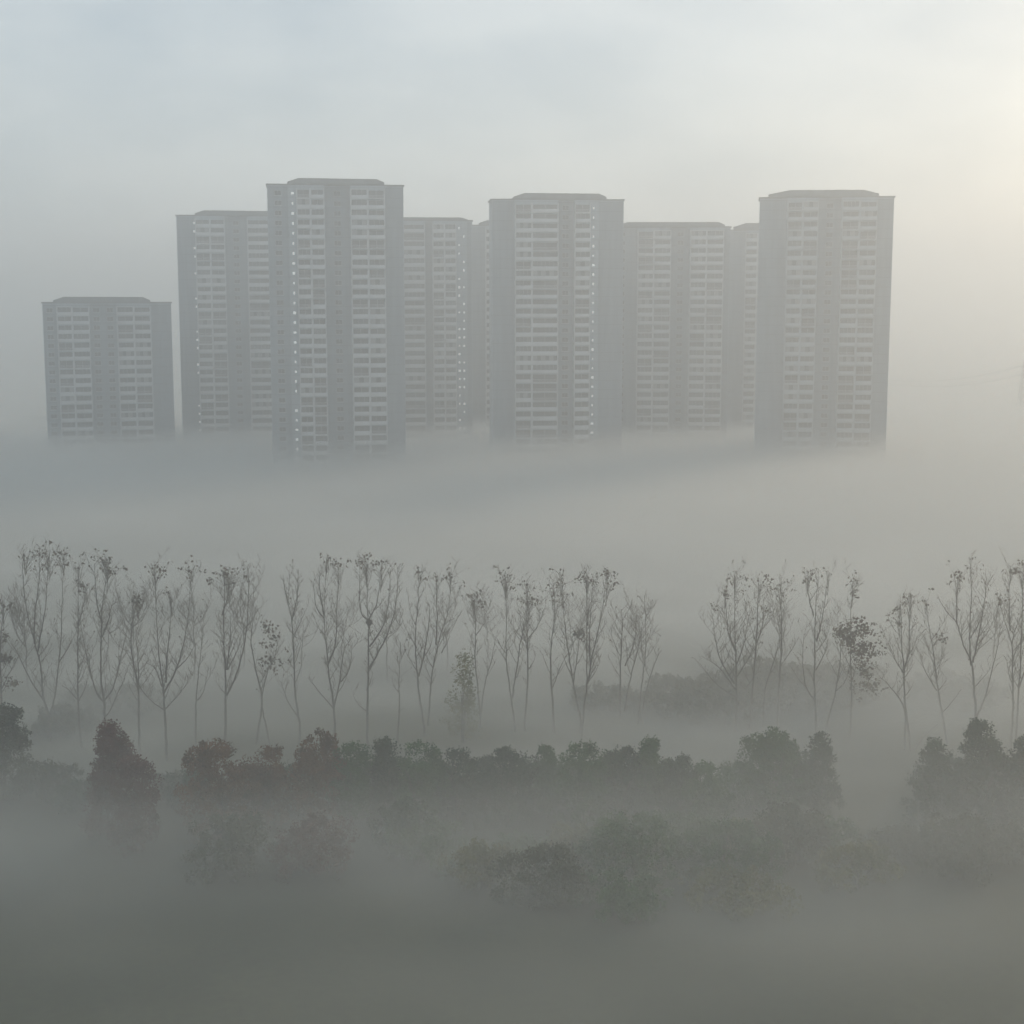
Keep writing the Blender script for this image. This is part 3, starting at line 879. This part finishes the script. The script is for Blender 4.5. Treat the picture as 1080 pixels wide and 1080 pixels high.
# top of the fog: low over the near field, higher towards the towers
h = math_node('ADD', math_node('ADD', mrange(y, 210, 300, 9.0, 9.5), math_node('ADD', mrange(y, 142, 152, 3.4, 0.0), mrange(y, 490, 550, 0.0, -3.0))), math_node('MULTIPLY', math_node('SUBTRACT', nz.outputs['Fac'], .5), mrange(y, 220, 350, 13.0, 3.4)))
rel = math_node('DIVIDE', z, math_node('MAXIMUM', h, 1.5))
prof0 = mrange(rel, 0.0, 1.9, 1.0, 0.0)
prof = math_node('MULTIPLY', prof0, prof0)
den = math_node('MULTIPLY', prof, math_node('MULTIPLY', mrange(y, 112, 140, .010, .032), math_node('MULTIPLY', mrange(y, 160, 290, 1.0, 2.0), mrange(sep.outputs['X'], -70, 25, .7, 1.1))))
mp2 = nt.nodes.new('ShaderNodeMapping'); mp2.inputs['Scale'].default_value = (.030, .045, .16)
L(geo.outputs['Position'], mp2.inputs['Vector'])
nz2 = nt.nodes.new('ShaderNodeTexNoise'); nz2.inputs['Scale'].default_value = 1.0; nz2.inputs['Detail'].default_value = 1.0
L(mp2.outputs['Vector'], nz2.inputs['Vector'])
wisp = math_node('MULTIPLY_ADD', math_node('SUBTRACT', nz2.outputs['Fac'], .5), mrange(y, 220, 320, 4.0, 1.2), 1.0)
den = math_node('MULTIPLY', den, math_node('MAXIMUM', wisp, .3))
belt = math_node('MULTIPLY', mrange(y, 138, 146, 1.0, 0.0), 1.0)
belt = math_node('MAXIMUM', belt, mrange(y, 160, 176, 0.0, 1.0))
den = math_node('MULTIPLY', den, mrange(belt, 0.0, 1.0, .5, 1.0))
L(den, pv.inputs['Density'])
L(pv.outputs[0], out.inputs['Volume'])
fm.cycles.volume_step_rate = 1.0
tag(mb.build('ground_fog', fm), kind='stuff')

# ------------------------------------------------------------------ light
SUN_AZ, SUN_EL = R(42), R(21)           # to the right of the view, low
w = bpy.data.worlds.new('World'); sc.world = w; w.use_nodes = True
nt = w.node_tree
L = nt.links.new
bg = nt.nodes['Background']
wout = nt.nodes['World Output']
sky = nt.nodes.new('ShaderNodeTexSky'); sky.sky_type = 'NISHITA'
sky.sun_disc = False
sky.sun_elevation = SUN_EL
sky.sun_rotation = SUN_AZ
sky.air_density = 1.0; sky.dust_density = 3.0; sky.ozone_density = 1.5
L(sky.outputs[0], bg.inputs['Color'])
bg.inputs['Strength'].default_value = 0.10
# thin high overcast in front of the clear sky
tc = nt.nodes.new('ShaderNodeTexCoord')
cmap = nt.nodes.new('ShaderNodeMapping'); cmap.inputs['Scale'].default_value = (3.0, 3.0, 7.0)
cn = nt.nodes.new('ShaderNodeTexNoise'); cn.inputs['Scale'].default_value = 2.2; cn.inputs['Detail'].default_value = 4
cr_ = nt.nodes.new('ShaderNodeValToRGB')
cr_.color_ramp.elements[0].position = .34; cr_.color_ramp.elements[0].color = (.575, .67, .735, 1)
cr_.color_ramp.elements[1].position = .60; cr_.color_ramp.elements[1].color = (.735, .81, .845, 1)
L(tc.outputs['Generated'], cmap.inputs['Vector']); L(cmap.outputs['Vector'], cn.inputs['Vector']); L(cn.outputs['Fac'], cr_.inputs['Fac'])
bg2 = nt.nodes.new('ShaderNodeBackground'); bg2.inputs['Strength'].default_value = 1.03
L(cr_.outputs['Color'], bg2.inputs['Color'])
ms = nt.nodes.new('ShaderNodeMixShader'); ms.inputs[0].default_value = 0.72
L(bg.outputs[0], ms.inputs[1]); L(bg2.outputs[0], ms.inputs[2]); L(ms.outputs[0], wout.inputs['Surface'])
sd = bpy.data.lights.new('sun', 'SUN'); sd.energy = 1.6; sd.angle = R(12); sd.color = (1.0, .74, .50)
so = bpy.data.objects.new('sun', sd); COL.objects.link(so)
dirv = Vector((math.sin(SUN_AZ) * math.cos(SUN_EL), math.cos(SUN_AZ) * math.cos(SUN_EL), math.sin(SUN_EL)))
so.rotation_euler = dirv.to_track_quat('Z', 'Y').to_euler()
so.location = (300, 300, 200)

# ------------------------------------------------------------------ render settings
sc.view_settings.view_transform = 'Standard'
sc.view_settings.look = 'None'
sc.view_settings.exposure = 0.0
sc.view_settings.gamma = 1.0
cy = sc.cycles
cy.use_denoising = True
cy.use_adaptive_sampling = True
cy.adaptive_threshold = 0.03
cy.max_bounces = 4; cy.diffuse_bounces = 2; cy.glossy_bounces = 1; cy.transparent_max_bounces = 4
cy.volume_bounces = 1
cy.volume_step_rate = 0.02
cy.volume_max_steps = 160
